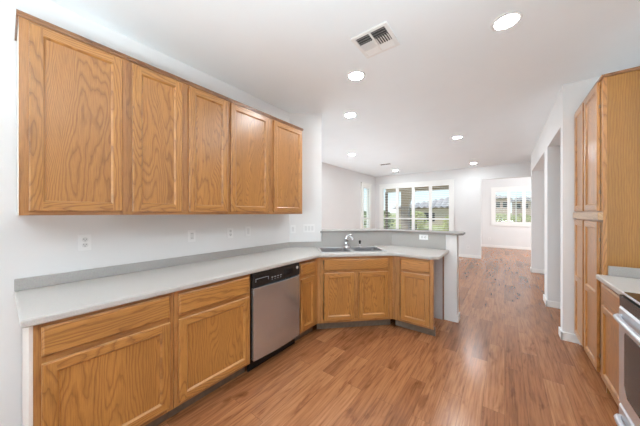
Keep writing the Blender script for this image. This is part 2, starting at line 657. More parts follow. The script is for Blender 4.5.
mb = MB()
mb.prism([(XW, -260), (XW, YH - 42.1), (-81.7, 108.5), (-85.3, 112.1), (XW - 5, 98), (XW - 5, -260)], 0, CZ)
struct('wall_left', mb, WALL, 'white kitchen wall behind the long cabinet run, turning at the corner', 'wall')
struct('wall_back', boxes((XW - 5, -88, -266, -261, 0, CZ), (44, 125, -266, -261, 0, CZ), (-88, 44, -266, -261, 102, CZ)), WALL,  # wide opening is made up, to let sky and fill light in
       'white wall behind the camera with a wide opening added for light', 'wall')
struct('wall_living_front', boxes((XL - 5, XW - 5.2, 104, 109, 0, CZ)), WALL, 'white living room wall behind the kitchen', 'wall')

# living room left wall with a window opening y 303..327
LW0, LW1, LZ0, LZ1 = 302.5, 328.5, 30.0, 94.0
struct('wall_living_left', boxes((XL - 5, XL, 104, LW0, 0, CZ), (XL - 5, XL, LW1, YF + 6, 0, CZ),
                                 (XL - 5, XL, LW0, LW1, 0, LZ0), (XL - 5, XL, LW0, LW1, LZ1, CZ)), WALL,
       'white left wall of the living room', 'wall')
# far wall: window opening x -148..-54, doorway x -22.5..20
FW0, FW1, FZ0, FZ1 = -148.0, -54.0, 24.0, 94.0
struct('wall_far', boxes((XL, FW0, YF, YF + 6, 0, CZ), (FW0, FW1, YF, YF + 6, 0, FZ0), (FW0, FW1, YF, YF + 6, FZ1, CZ),
                         (FW1, -22.5, YF, YF + 6, 0, CZ), (-22.5, 28, YF, YF + 6, 95, CZ), (28, 120, YF, YF + 6, 0, CZ)), WALL,
       'white far living room wall with wide window and doorway', 'wall')
# right-hand wall with two tall cased openings and a continuous header
mb = boxes((XR, 50, 147.0, 152.0, 0, CZ), (XR, 34, 194.0, 207.0, 0, CZ), (34, 120, 198, 203, 0, CZ), (XR, 34, 297.0, 305, 0, CZ), (34, 120, 299, 304, 0, CZ),
           (XR, 34, 152, 194, 93.6, CZ), (XR, 34, 207, 297, 93.6, CZ), (50, 120, 147, 152, 0, CZ))
struct('wall_right', mb, WALL, 'white right wall with two tall open passages beyond the pantry', 'wall')
struct('wall_kitchen_right', boxes((48.6, 53, -261, -102, 0, CZ), (48.6, 53, 20, 147, 0, CZ), (48.6, 53, -102, 20, 0, 2), (48.6, 53, -102, 20, 96, CZ)), WALL, 'white wall behind the range and pantry', 'wall')  # opening behind the camera is added to let the uplight in
struct('wall_hall', boxes((120, 125, -261, 480, 0, CZ)), WALL, 'white outer wall of the hall', 'wall')
# far room
RW0, RW1, RZ0, RZ1 = -14.0, 42.0, 38.0, 91.5
struct('wall_far_room', boxes((-36, RW0, YB, YB + 6, 0, CZ), (RW1, 120, YB, YB + 6, 0, CZ), (RW0, RW1, YB, YB + 6, 0, RZ0), (RW0, RW1, YB, YB + 6, RZ1, CZ)), WALL,
       'white back wall of the far room with shuttered window', 'wall')
struct('wall_far_room_left', boxes((-36, -31, YF + 6, YB, 0, CZ)), WALL, 'white left wall of the far room', 'wall')

# half wall carrying the bar top
mb = MB()
mb.prism([(-81.75, 108.55), (-52.3, YH), (-18.9, YH), (-18.9, YH + 5), (-54.4, YH + 5), (-85.35, 112.05)], 0, 43.76)
struct('half_wall', mb, WALL, 'white half wall under the bar top with a white end post', 'half wall')

# baseboards
BH = 3.6
struct('baseboard_far', boxes((XL, -22.5, YF - .6, YF, 0, BH)), TRIM, 'white baseboard along the far living room wall', 'baseboard', bevel=.15)
struct('baseboard_far_room', boxes((-31, 120, YB - .6, YB, 0, BH)), TRIM, 'white baseboard under the far room window', 'baseboard', bevel=.15)
struct('baseboard_right', boxes((XR - .6, 26, 146.4, 147, 0, BH), (XR - .6, XR, 146.4, 152.6, 0, BH), (XR - .6, 34, 193.4, 194, 0, BH), (XR - .6, XR, 193.4, 207.6, 0, BH),
                                (XR - .6, 34, 296.4, 297, 0, BH), (XR - .6, XR, 296.4, 305.6, 0, BH)), TRIM,
       'white baseboard around the right wall columns', 'baseboard', bevel=.15)
struct('baseboard_living', boxes((XL, XL + .6, 109, YF - .6, 0, BH)), TRIM, 'white baseboard along the living room left wall', 'baseboard', bevel=.15)
struct('baseboard_half_wall', boxes((-18.9, -18.3, YH, YH + 5.6, 0, BH), (-54, -18.3, YH + 5, YH + 5.6, 0, BH)), TRIM,
       'white baseboard around the end of the half wall', 'baseboard', bevel=.15)


# ------------------------------------------------------------------ windows with plantation shutters
def window(name, label, mtx, w, z0, z1, panels, mid, tilt, trim_w=3.0, louvre=2.6):
    """Local frame: x across, y = 0 wall's room face (room at -y), opening 0..w."""
    def T(mb):
        mb.bm.transform(mtx)
        return mb
    mb = MB()
    mb.box(-trim_w, 0.8, -1.2, 0.6, z0 - trim_w, z1 + trim_w)
    mb.box(w - .8, w + trim_w, -1.2, 0.6, z0 - trim_w, z1 + trim_w)
    mb.box(.8, w - .8, -1.2, .6, z1 - .6, z1 + trim_w)
    mb.box(.8, w - .8, -1.2, .6, z0 - trim_w, z0 + .6)
    mb.box(-trim_w - .7, w + trim_w + .7, -2.0, .6, z1 + trim_w, z1 + trim_w + 1.0)
    root = T(mb).build(name, SHUT)
    root['kind'] = 'structure'
    root['label'] = label
    root['category'] = 'window'
    mb = MB()
    mb.box(.02, w - .02, 4.2, 4.4, z0, z1)
    T(mb).build('pane', GLASS, root)
    mb = MB()
    for x in (0, w / 2 - .6, w - 1.2):
        mb.box(x + .02, x + 1.18, 3.6, 5, z0 + .02, z1 - .02)
    for z in (z0, z1 - 1.2):
        mb.box(1.3, w - 1.3, 3.6, 5, z + .02, z + 1.18)
    T(mb).build('sash', SHUT, root)
    for (a, b) in panels:
        st = 2.0
        mb = MB()
        mb.box(a, a + st, -.6, .6, z0 + .7, z1 - .7)
        mb.box(b - st, b, -.6, .6, z0 + .7, z1 - .7)
        mb.box(a + st, b - st, -.6, .6, z0 + .7, z0 + 3.4)
        mb.box(a + st, b - st, -.6, .6, z1 - 3.4, z1 - .7)
        if mid:
            mb.box(a + st, b - st, -.6, .6, mid - 1.1, mid + 1.1)
        p = T(mb).build('shutter_panel', SHUT, root)
        mb = MB()
        z = z0 + 3.4 + louvre * .5
        while z < z1 - 3.6:
            if not mid or abs(z - mid) > 1.6:
                M = Matrix.Translation((0, 0, z)) @ Matrix.Rotation(tilt, 4, 'X')
                mb.box(a + st + .05, b - st - .05, -louvre * .48, louvre * .48, -.16, .16, None, M)
            z += louvre * .92
        T(mb).build('louvres', SHUT, p)
    return root


IM = Matrix.Identity(4)


def at_mtx(x, y, rz):
    return Matrix.Translation((x * S, y * S, 0)) @ Matrix.Rotation(rz, 4, 'Z')


fx = lambda v: v - FW0
window('window_1', 'wide four panel shuttered window on the far living room wall', at_mtx(FW0, YF, 0), FW1 - FW0, FZ0, FZ1,
       [(fx(-147.2), fx(-124.0)), (fx(-124.0), fx(-101.4)), (fx(-101.4), fx(-79.0)), (fx(-79.0), fx(-54.8))], 47.0, math.radians(0))
window('window_2', 'narrow shuttered window on the living room left wall', at_mtx(XL, LW0, math.radians(90)), LW1 - LW0, LZ0, LZ1, [(.8, LW1 - LW0 - .8)], 47.0, math.radians(0), trim_w=2.5)
rx = lambda v: v - RW0
window('window_3', 'three panel shuttered window in the far room', at_mtx(RW0, YB, 0), RW1 - RW0, RZ0, RZ1,
       [(rx(-13.2), rx(5.2)), (rx(5.2), rx(23.2)), (rx(23.2), rx(41.2))], None, math.radians(-8), louvre=3.2)


# ------------------------------------------------------------------ cabinets
def cab_door(parent, x0, x1, z0, z1, label=None, st=1.9, midrail=None, hinge=False):
    """Recessed-panel door overlaying the face frame (front at y = -0.75)."""
    mb = MB()
    segs = [(z0, z1)] if midrail is None else [(z0, midrail), (midrail, z1)]
    mb.rect_loops(x0, x1, z0, z1, [(0, -.02), (0, -.58), (.18, -.76), (.3, -.76)], OAK_V, OAK_H, cap=False)
    # front faces of stiles and rails
    ins = .3
    zr = []
    for a, b in segs:
        za = a + (st if a == z0 else st / 2)
        zb = b - (st if b == z1 else st / 2)
        zr.append((za, zb))
    mb.face([(x0 + ins, -.76, z0 + ins), (x0 + st, -.76, z0 + ins), (x0 + st, -.76, z1 - ins), (x0 + ins, -.76, z1 - ins)], OAK_V)
    mb.face([(x1 - st, -.76, z0 + ins), (x1 - ins, -.76, z0 + ins), (x1 - ins, -.76, z1 - ins), (x1 - st, -.76, z1 - ins)], OAK_V)
    ed = [z0 + ins] + [v for p in zr for v in p] + [z1 - ins]
    for a, b in zip(ed[::2], ed[1::2]):
        mb.face([(x0 + st, -.76, a), (x1 - st, -.76, a), (x1 - st, -.76, b), (x0 + st, -.76, b)], OAK_H)
    for za, zb in zr:
        mb.rect_loops(x0 + st, x1 - st, za, zb, [(0, -.76), (.10, -.66), (.34, -.44), (.40, -.30)], OAK_V, OAK_H, cap=False, back=False)
    d = mb.build('door', OAK_V, parent)
    if label:
        d['label'] = label
    for za, zb in zr:
        mb = MB()
        mb.box(x0 + st + .38, x1 - st - .38, -.33, -.28, za + .38, zb - .38)
        mb.build('door_panel', OAK_PANEL, d)
    return d


def drawer_front(parent, x0, x1, z0, z1):
    mb = MB()
    mb.rect_loops(x0, x1, z0, z1, [(0, -.02), (0, -.48), (.12, -.56), (.32, -.76)], OAK_H, OAK_H)
    return mb.build('drawer_front', OAK_H, parent)


def base_cabinet(name, label, loc, rz, w, doors, drawers, depth=25.2, end_left=None, end_right=None, stile_l=1.5, stile_r=1.5, cut=0, toe_ext=(0, 0), zt=34.5, frame_ext=0):
    """Local: x to the right along the face, y = 0 face plane, +y to the wall."""
    root = thing(name, label, 'cabinet', loc, rz)
    mb = MB()
    t = .6
    xr = w - frame_ext
    mb.box(cut, cut + t, .8, depth, 4, zt)
    mb.box(xr - t - cut, xr - cut, .8, depth, 4, zt)
    mb.box(cut + t, xr - t - cut, .8, depth, 4, 4.6)
    mb.box(cut + t, xr - t - cut, depth - .4, depth, 4.6, zt)
    mb.build('carcass', MELAMINE, root)
    mb = MB()
    zs = sorted(set([4.0, zt]))
    mb.box(0, stile_l, 0, .78, 4, zt, OAK_FRAME_V)
    mb.box(w - stile_r, w, 0, .78, 4, zt, OAK_FRAME_V)
    mb.box(stile_l, w - stile_r, 0, .78, zt - 1.6, zt, OAK_FRAME_H)
    mb.box(stile_l, w - stile_r, 0, .78, 4, 5.6, OAK_FRAME_H)
    if drawers:
        mb.box(stile_l, w - stile_r, 0, .78, 26.6, 28.6, OAK_FRAME_H)
    if len(doors) > 1:
        c = (doors[0][1] + doors[1][0]) / 2
        mb.box(c - 1.5, c + 1.5, 0, .78, 5.6, 26.6, OAK_FRAME_V)
    mb.build('face_frame', OAK_FRAME_V, root)
    mb = MB()
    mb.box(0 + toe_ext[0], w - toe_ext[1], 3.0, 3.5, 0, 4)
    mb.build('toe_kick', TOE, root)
    if end_left:
        mb = MB()
        mb.box(-.5, -.01, .02, depth, 0, zt)
        q = mb.build('end_panel', end_left, root)
        q['label'] = 'pale laminate end panel'
    for x0, x1, z0, z1 in doors:
        cab_door(root, x0, x1, z0, z1)
    for x0, x1, z0, z1 in drawers:
        drawer_front(root, x0, x1, z0, z1)
    return root


RZ_L, RZ_45, RZ_R = R90, math.radians(45), -R90
Y0 = 3.3
base_cabinet('base_cabinet', 'oak base cabinet with one drawer and door at the near left end of the counter', (-D, Y0, 0), RZ_L, 23.5,
             [(1.0, 22.6, 5.2, 26.9)], [(1.0, 22.6, 28.2, 33.7)], end_left=MELAMINE)
base_cabinet('base_cabinet', 'oak base cabinet with one drawer and door just left of the dishwasher', (-D, Y0 + 23.6, 0), RZ_L, 23.7,
             [(1.1, 23.1, 5.0, 26.9)], [(1.1, 23.1, 28.2, 33.5)])
base_cabinet('base_cabinet', 'narrow oak base cabinet between the dishwasher and the sink corner', (-D, 74.9, 0), RZ_L, 12.85,
             [(1.0, 10.3, 4.9, 26.9)], [(1.0, 10.3, 28.4, 33.3)], stile_l=1.0, stile_r=2.4)
SW = 36.5
base_cabinet('sink_cabinet', 'oak corner sink cabinet with two doors under the double sink', (-D, 87.8, 0), RZ_45, SW,
             [(2.9, 17.2, 5.2, 27.1), (19.4, 33.9, 5.2, 27.1)], [(2.9, 33.9, 28.3, 33.3)], depth=23.0, stile_l=2.6, stile_r=2.4, cut=.6)
pen = base_cabinet('base_cabinet', 'oak base cabinet with drawer and door at the right end beside the white post', (-42.55, 113.6, 0), 0, 18.0,
             [(3.7, 16.5, 5.1, 27.5)], [(3.7, 16.5, 28.5, 33.7)], depth=23.2, stile_l=3.2, stile_r=1.8, frame_ext=5.6)


boxes((12.5, 17.2, 23.55, 24.2, .02, 34.5)).build('back_panel', SIDE_GREY, pen)['label'] = 'grey back panel'
boxes((17.22, 17.8, 23.4, 24.2, .02, 34.5)).build('edge_strip', OAK_CROWN, pen)['label'] = 'dark wood edge strip'


def upper_cabinet(label, y0, w, doors, end_l=False, end_r=False):
    zb, zt = 54.4, 97.3
    depth = 11.9
    root = thing('wall_cabinet', label, 'cabinet', (-WD, y0, zb), RZ_L)
    H = zt - zb
    mb = MB()
    mb.box(.02, .6, .78, depth, .02, H)
    mb.box(w - .6, w - .02, .78, depth, .02, H)
    mb.box(.6, w - .6, .78, depth, .4, 1.0)
    mb.box(.6, w - .6, .78, depth, H - .6, H)
    mb.box(.6, w - .6, depth - .4, depth, 1.0, H - .6)
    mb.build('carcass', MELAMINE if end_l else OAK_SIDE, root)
    mb = MB()
    mb.box(0, 1.4, 0, .78, 0, H, OAK_FRAME_V)
    mb.box(w - 1.4, w, 0, .78, 0, H, OAK_FRAME_V)
    mb.box(1.4, w - 1.4, 0, .78, 0, 1.5, OAK_FRAME_H)
    mb.box(1.4, w - 1.4, 0, .78, H - 1.5, H, OAK_FRAME_H)
    if len(doors) > 1:
        c = (doors[0][1] + doors[1][0]) / 2
        mb.box(c - 1.6, c + 1.6, 0, .78, 1.5, H - 1.5, OAK_FRAME_V)
    mb.build('face_frame', OAK_FRAME_V, root)
    for x0, x1 in doors:
        cab_door(root, x0, x1, .9, 41.9, st=2.0)
    # crown strip: slanted profile along the front, returned at a free end
    mb = MB()
    za, zc = 42.5, 43.5
    xl = -.35 if end_l else 0
    xr = w + .35 if end_r else w
    prof = [(-.30, za), (-.36, za + .5), (-.52, za + .6), (-.58, zc), (0.4, zc), (0.4, za + .42), (-.02, za + .42), (-.02, za)]
    L = [mb.bm.verts.new(Vector((xl, y, z)) * S) for y, z in prof]
    Rr = [mb.bm.verts.new(Vector((xr, y, z)) * S) for y, z in prof]
    n = len(prof)
    for i in range(n):
        mb.bm.faces.new((L[i], L[(i + 1) % n], Rr[(i + 1) % n], Rr[i]))
    mb.bm.faces.new(L[::-1])
    mb.bm.faces.new(Rr)
    if end_l:
        mb.box(-.35, -.02, .42, depth, za - .25, zc)
    if end_r:
        mb.box(w + .02, w + .35, .42, depth, za, zc)
    c = mb.build('crown_strip', OAK_CROWN, root)
    c['label'] = 'dark stained crown strip'
    return root


upper_cabinet('single door oak wall cabinet at the near left end with bold swirling grain', 2.0, 18.4, [(1.4, 17.5)], end_l=True)
upper_cabinet('middle oak wall cabinet with two narrow doors', 20.4, 30.8, [(1.3, 14.3), (16.4, 30.2)])
upper_cabinet('far oak wall cabinet with two wide doors ending by the corner', 51.2, 41.6, [(.7, 19.2), (22.0, 40.8)], end_r=True)

# ------------------------------------------------------------------ dishwasher
dw = thing('dishwasher', 'stainless steel dishwasher with black control panel under the left counter', 'dishwasher', (-D, 51.0, 0), RZ_L)
mb = boxes((.15, 23.6, .3, 24.5, 4.2, 34.2))
mb.build('tub', BLACK, dw)
mb = MB()
fr_ = [(.35 + 23.1 * i / 16, -1.0 - .75 * math.sin(math.pi * i / 16)) for i in range(17)]
mb.prism(fr_ + [(23.45, .28), (.35, .28)], 4.6, 29.3)
mb.build('door', STEEL, dw, bevel=.12)
mb = MB()
mb.box(.2, 23.55, -1.0, .28, 29.5, 34.3)
pan = mb.build('control_panel', BLACK, dw, bevel=.25)
mb = MB()
mb.box(1.2, 6.8, -1.06, -.99, 32.2, 32.32)
mb.box(1.2, 1.3, -1.06, -.99, 31.2, 32.2)
mb.box(6.7, 6.8, -1.06, -.99, 31.2, 32.2)
for x in (8.2, 9.6, 11.0, 12.4):
    mb.box(x, x + .8, -1.06, -.99, 31.4, 31.65)
    mb.box(x + .1, x + .6, -1.06, -.99, 30.7, 30.85)
mb.build('button_markings', GREY_MARK, pan)
mb = boxes((14.6, 19.4, -1.08, -.98, 30.8, 33.0))
mb.build('handle_pocket', BLACK_GLASS, pan, bevel=.2)
mb = MB()
mb.lathe([(.62, 0), (.62, -.12), (.5, -.18)], (21.9, -.98, 32.7), 20, None, 'Y')
mb.build('badge', SILVER, pan)
mb = boxes((.15, 23.6, 1.9, 2.4, 0.05, 4.1))
mb.build('kick_plate', BLACK, dw)

# ------------------------------------------------------------------ counters
CU = D - 1.25
r2 = math.sqrt(.5)
M_ = Vector((-D + 18.25 * r2 * 1, 87.8 + 18.25 * r2))   # middle of the sink cabinet's face


def uv(u, v):
    return (M_.x + (u - v) * r2, M_.y + (u + v) * r2)


c45 = 156.2 - 1.25 * math.sqrt(2)
hole = [uv(-15.9, 2.6), uv(15.9, 2.6), uv(15.9, 21.4), uv(-15.9, 21.4)]
top = thing('countertop', 'pale grey laminate countertop wrapping the wall, sink corner and peninsula', 'countertop', (0, 0, 0))
mb = MB()
mb.prism([(XW + .03, 1.6), (-CU, 1.8), (-CU, c45 - CU), (112.35 - c45, 112.35), (-25.2, 112.35), (-22.6, 115.0), (-22.4, YH - .05), (-52.3, YH - .05),
          (XW + .03, 95.75)], 34.55, 36.0, None, [hole])
mb.build('worktop', COUNTER, top, bevel=.35, seg=3)
mb = MB()
mb.box(XW + .03, XW + .75, 1.6, 95.3, 36.02, 38.9)
a = Vector((XW, 95.8))
mb.prism([(XW + .05, 95.78), (XW + .75, 95.3), (-81.0, 107.75), (-81.65, 108.45)], 36.02, 38.9)
sp = mb.build('backsplash', SPLASH, top, bevel=.1)
sp['label'] = 'low grey backsplash strip along the wall'
mb = MB()
mb.prism([(-81.6, 108.45), (-81.05, 107.85), (-52.05, YH - .6), (-24.0, YH - .6), (-24.0, YH - .03), (-52.3, YH - .03)], 36.02, 43.76)
sp = mb.build('bar_backsplash', SPLASH, top)
sp['label'] = 'tall grey backsplash up to the bar top'

mb = MB()
mb.prism([(-81.9, 107.5), (-51.95, 136.9), (-17.4, 136.9), (-16.6, 137.7), (-16.6, 147.8), (-17.6, 149.0), (-56.5, 149.0), (-88.8, 116.6), (-85.4, 112.2), (-81.7, 108.52)], 43.8, 44.95)
BAR = mb.build('bar_top', BAR_LAM, None, bevel=.2, seg=2)
tag(BAR, 'raised grey laminate bar top on the half wall behind the sink', 'bar top')

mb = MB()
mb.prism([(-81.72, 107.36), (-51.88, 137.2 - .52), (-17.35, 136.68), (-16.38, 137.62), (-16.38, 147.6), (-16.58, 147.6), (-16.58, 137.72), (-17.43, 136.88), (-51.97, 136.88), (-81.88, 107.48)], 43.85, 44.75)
eb = mb.build('shaded_edge_band', EDGE, BAR)
eb['label'] = 'dark grey edge band with painted shade'

rc = thing('countertop', 'short grey laminate countertop between the range and the pantry', 'countertop', (0, 0, 0))
mb = boxes((22.4, 48.5, 87.7, 111.42, 34.55, 36.0))
mb.build('worktop', COUNTER, rc, bevel=.35, seg=3)
mb = boxes((24.9, 48.5, 110.7, 111.42, 36.02, 38.9))
mb.build('backsplash', SPLASH, rc, bevel=.1)

# ------------------------------------------------------------------ sink and faucet
sk = thing('sink', 'stainless double bowl sink set in the corner counter', 'sink', (M_.x, M_.y, 36.0), RZ_45)
o0, o1, f0, f1 = -16.5, 16.5, 2.0, 22.0
bowls = [(-15.2, -1.0), (1.0, 15.2)]
mb = MB()


def rrect(x0, x1, y0, y1, r, n=5):
    pts = []
    for cx, cy, a0 in ((x1 - r, y1 - r, 0), (x0 + r, y1 - r, 90), (x0 + r, y0 + r, 180), (x1 - r, y0 + r, 270)):
        for i in range(n + 1):
            a = math.radians(a0 + 90 * i / n)
            pts.append((cx + r * math.cos(a), cy + r * math.sin(a)))
    return pts


mb.prism(rrect(o0, o1, f0, f1, 1.5), .04, .32, None, [rrect(b0, b1, 3.3, 17.6, 2.2) for b0, b1 in bowls])
mb.build('rim', SINK_STEEL, sk, bevel=.08)
for b0, b1 in bowls:
    mb = MB()
    loops = []
    for ins, z, r in ((0, .25, 2.2), (.15, -1.0, 2.1), (.5, -6.2, 2.0), (1.2, -7.2, 1.6)):
        loops.append([mb.bm.verts.new(Vector((p[0], p[1], z)) * S) for p in rrect(b0 + ins, b1 - ins, 3.3 + ins, 17.6 - ins, r)])
    for la, lb in zip(loops, loops[1:]):
        n = len(la)
        for i in range(n):
            f = mb.bm.faces.new((la[i], la[(i + 1) % n], lb[(i + 1) % n], lb[i]))
            f.smooth = True
    mb.bm.faces.new(loops[-1])
    bo = mb.build('bowl', BOWL_STEEL_SHADED, sk)
    mb = MB()
    mb.lathe([(1.7, -7.15), (1.7, -7.05), (1.2, -7.0), (.3, -7.12)], ((b0 + b1) / 2, 10.5, 0), 20)
    mb.build('drain', CHROME, bo)

fc = thing('faucet', 'chrome single lever kitchen faucet behind the sink', 'faucet', (*uv(.2, 19.9), 36.33), RZ_45)
mb = MB()
mb.lathe([(2.5, 0), (2.5, .2), (1.7, .5)], (0, 0, 0), 24)
mb.build('base', CHROME, fc)
mb = MB()
mb.lathe([(1.4, .35), (1.25, 2.0), (1.25, 4.0), (1.35, 4.3), (1.3, 5.0), (.7, 5.5)], (0, 0, 0), 20)
mb.build('body', CHROME, fc)
mb = MB()
pts = []
for i in range(11):
    t = i / 10
    pts.append((.7 * t * 2.2, -.7 - 7.2 * t, 3.0 + 3.2 * math.sin(math.pi * (t * .72 + .05)) - .6 * t))
mb.tube(pts, [.62] * 8 + [.65, .7, .7], 12)
mb.build('spout', CHROME, fc)
mb = MB()
mb.tube([(0, .1, 5.4), (.4, 0, 5.9), (1.6, -.4, 6.5), (3.2, -.8, 6.7)], [.55, .46, .42, .46], 10)
mb.build('lever', CHROME, fc)

sd = thing('side_sprayer', 'small dark headed side sprayer right of the faucet', 'sprayer', (*uv(7.9, 20.0), 36.33), RZ_45)
mb = MB()
mb.lathe([(.85, 0), (.85, .25), (.55, .6), (.5, 1.4)], (0, 0, 0), 16)
mb.build('holder', CHROME, sd)
mb = MB()
mb.lathe([(.42, 1.42), (.5, 2.0), (.66, 2.7), (.55, 3.2), (.3, 3.4)], (0, 0, 0), 16)
mb.build('spray_head', BLACK, sd)

# ------------------------------------------------------------------ right side: pantry, base cabinet, range
XP = 24.0
pw = 34.8
pantry = thing('pantry_cabinet', 'tall oak pantry cabinet at the right with plain side panel', 'cabinet', (XP, 146.35, 0), RZ_R)
mb = MB()
zt = 96.9
mb.box(.02, .6, .8, 24.4, 0, zt)
mb.box(.6, pw - .7, .8, 24.4, 4, 4.6)
mb.box(.6, pw - .7, .8, 24.4, zt - .6, zt)
mb.box(.6, pw - .7, 24.0, 24.4, 4.6, zt - .6)
mb.build('carcass', MELAMINE, pantry)
mb = boxes((pw - .68, pw, .8, 24.4, 0, zt))
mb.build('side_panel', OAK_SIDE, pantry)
mb = MB()
mb.box(0, 1.5, 0, .78, 4, zt, OAK_FRAME_V)
mb.box(pw - 2.2, pw, 0, .78, 4, zt, OAK_V)
mb.box(14.0, 17.2, 0, .78, 5.6, zt - 1.6, OAK_FRAME_V)
for z0, z1 in ((4, 5.6), (51, 56.5), (zt - 1.6, zt)):
    mb.box(1.5, 14.0, 0, .78, z0, z1, OAK_FRAME_H)
    mb.box(17.2, pw - 2.2, 0, .78, z0, z1, OAK_FRAME_H)
mb.build('face_frame', OAK_FRAME_V, pantry)
for x0, x1 in ((.9, 14.5), (16.4, 32.2)):
    cab_door(pantry, x0, x1, 55.6, 96.2, st=2.0)
    cab_door(pantry, x0, x1, 4.6, 52.2, st=2.0, midrail=28.2)
for z in (88.5, 61.5, 46.5, 10):
    mb = MB()
    mb.box(32.22, 32.5, -.35, -.01, z - .6, z + .6)
    mb.build('hinge', BRONZE, pantry, bevel=.08)
mb = boxes((.2, pw + .1, -1.1, -.02, 52.7, 55.1))
q = mb.build('cross_rail', OAK_RAIL_GLARE, pantry, bevel=.15)
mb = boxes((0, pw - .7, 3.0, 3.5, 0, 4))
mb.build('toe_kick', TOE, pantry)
mb = MB()
mb.box(0, pw + .4, -.45, -.02, zt - .55, zt + .35)
mb.box(0, pw + .4, -.02, .4, zt + .02, zt + .35)
mb.box(pw + .02, pw + .4, -.02, 24.4, zt - .55, zt + .35)
mb.build('crown_strip', OAK_CROWN, pantry, bevel=.12)['label'] = 'dark stained crown strip'

base_cabinet('base_cabinet', 'oak base cabinet with drawer and door between the range and the pantry', (XP, 111.4, 0), RZ_R, 23.7,
             [(1.2, 22.6, 5.0, 27.2)], [(1.2, 22.6, 28.3, 33.4)], depth=24.4)

rg = thing('range', 'stainless steel electric range with black glass cooktop at the right edge', 'range', (XP, 87.4, 0), RZ_R)
RW = 30.0
mb = boxes((0, RW, .2, 24.3, 3, 35.9))
mb.build('body', STEEL_LIGHT, rg)
mb = MB()
mb.box(.1, RW - .1, -2.4, 24.3, 36.15, 36.7)
ct = mb.build('cooktop_trim', STEEL_LIGHT, rg, bevel=.25, seg=3)
mb = MB()
mb.box(.9, RW - .9, -2.2, 22.5, 36.72, 36.82)
g = mb.build('cooktop_glass', BLACK_GLASS, ct)
for cx, cy, r in ((8, 5, 4.2), (22, 5, 3.2), (8, 16, 3.2), (22, 16, 4.2)):
    mb = MB()
    for i in range(32):
        a, b = 2 * math.pi * i / 32, 2 * math.pi * (i + 1) / 32
        mb.face([(cx + r * math.cos(a), cy + r * math.sin(a), 36.84), (cx + r * math.cos(b), cy + r * math.sin(b), 36.84),
                 (cx + (r + .15) * math.cos(b), cy + (r + .15) * math.sin(b), 36.84), (cx + (r + .15) * math.cos(a), cy + (r + .15) * math.sin(a), 36.84)])
    mb.build('burner_ring', GREY_MARK, ct)
mb = boxes((.2, RW - .2, -2.7, .18, 33.55, 35.95))
mb.build('vent_strip', BLACK, rg)
# oven door as a mitred frame with a chamfered window
mb = MB()
mb.rect_loops(.3, RW - .3, 11.2, 33.4, [(0, .15), (0, -2.5), (.35, -2.9), (.6, -2.9)], None, None)
od = mb.build('oven_door', STEEL_LIGHT, rg)
mb = MB()
wp = [(4.0, 28.0), (4.0, 16.8), (5.6, 14.6), (RW - 5.6, 14.6), (RW - 4.0, 16.8), (RW - 4.0, 28.0), (RW - 4.6, 28.6), (4.6, 28.6)]
f_ = [mb.bm.verts.new(Vector((x, -2.98, z)) * S) for x, z in wp]
b_ = [mb.bm.verts.new(Vector((x, -2.91, z)) * S) for x, z in wp]
mb.bm.faces.new(f_)
for i in range(len(wp)):
    mb.bm.faces.new((f_[i], f_[(i + 1) % len(wp)], b_[(i + 1) % len(wp)], b_[i]))
mb.build('oven_window', OVEN_GLASS, od)


def bow(z, x0, x1, ybase, out, r, name, parent):
    mb = MB()
    pts = [(x0 + .2, ybase, z), (x0 + .1, ybase - out * .45, z), (x0 + .7, ybase - out * .8, z)]
    for i in range(9):
        t = i / 8
        pts.append((x0 + 1.8 + (x1 - x0 - 3.6) * t, ybase - out * (.95 + .2 * math.sin(math.pi * t)), z))
    pts += [(x1 - .7, ybase - out * .8, z), (x1 - .1, ybase - out * .45, z), (x1 - .2, ybase, z)]
    mb.tube(pts, r, 12)
    return mb.build(name, STEEL_LIGHT, parent)


bow(31.4, 2.2, RW - 2.2, -2.85, 1.1, .6, 'oven_handle', od)
mb = MB()
mb.rect_loops(.3, RW - .3, 3.4, 10.9, [(0, .15), (0, -2.5), (.35, -2.9), (.6, -2.9)], None, None)
dr = mb.build('storage_drawer', STEEL_LIGHT, rg)
bow(8.4, 2.0, RW - 2.0, -2.85, 0.9, .6, 'drawer_handle', dr)
mb = boxes((.6, RW - .6, 1.0, 24, 0.02, 3))
mb.build('plinth', BLACK, rg)


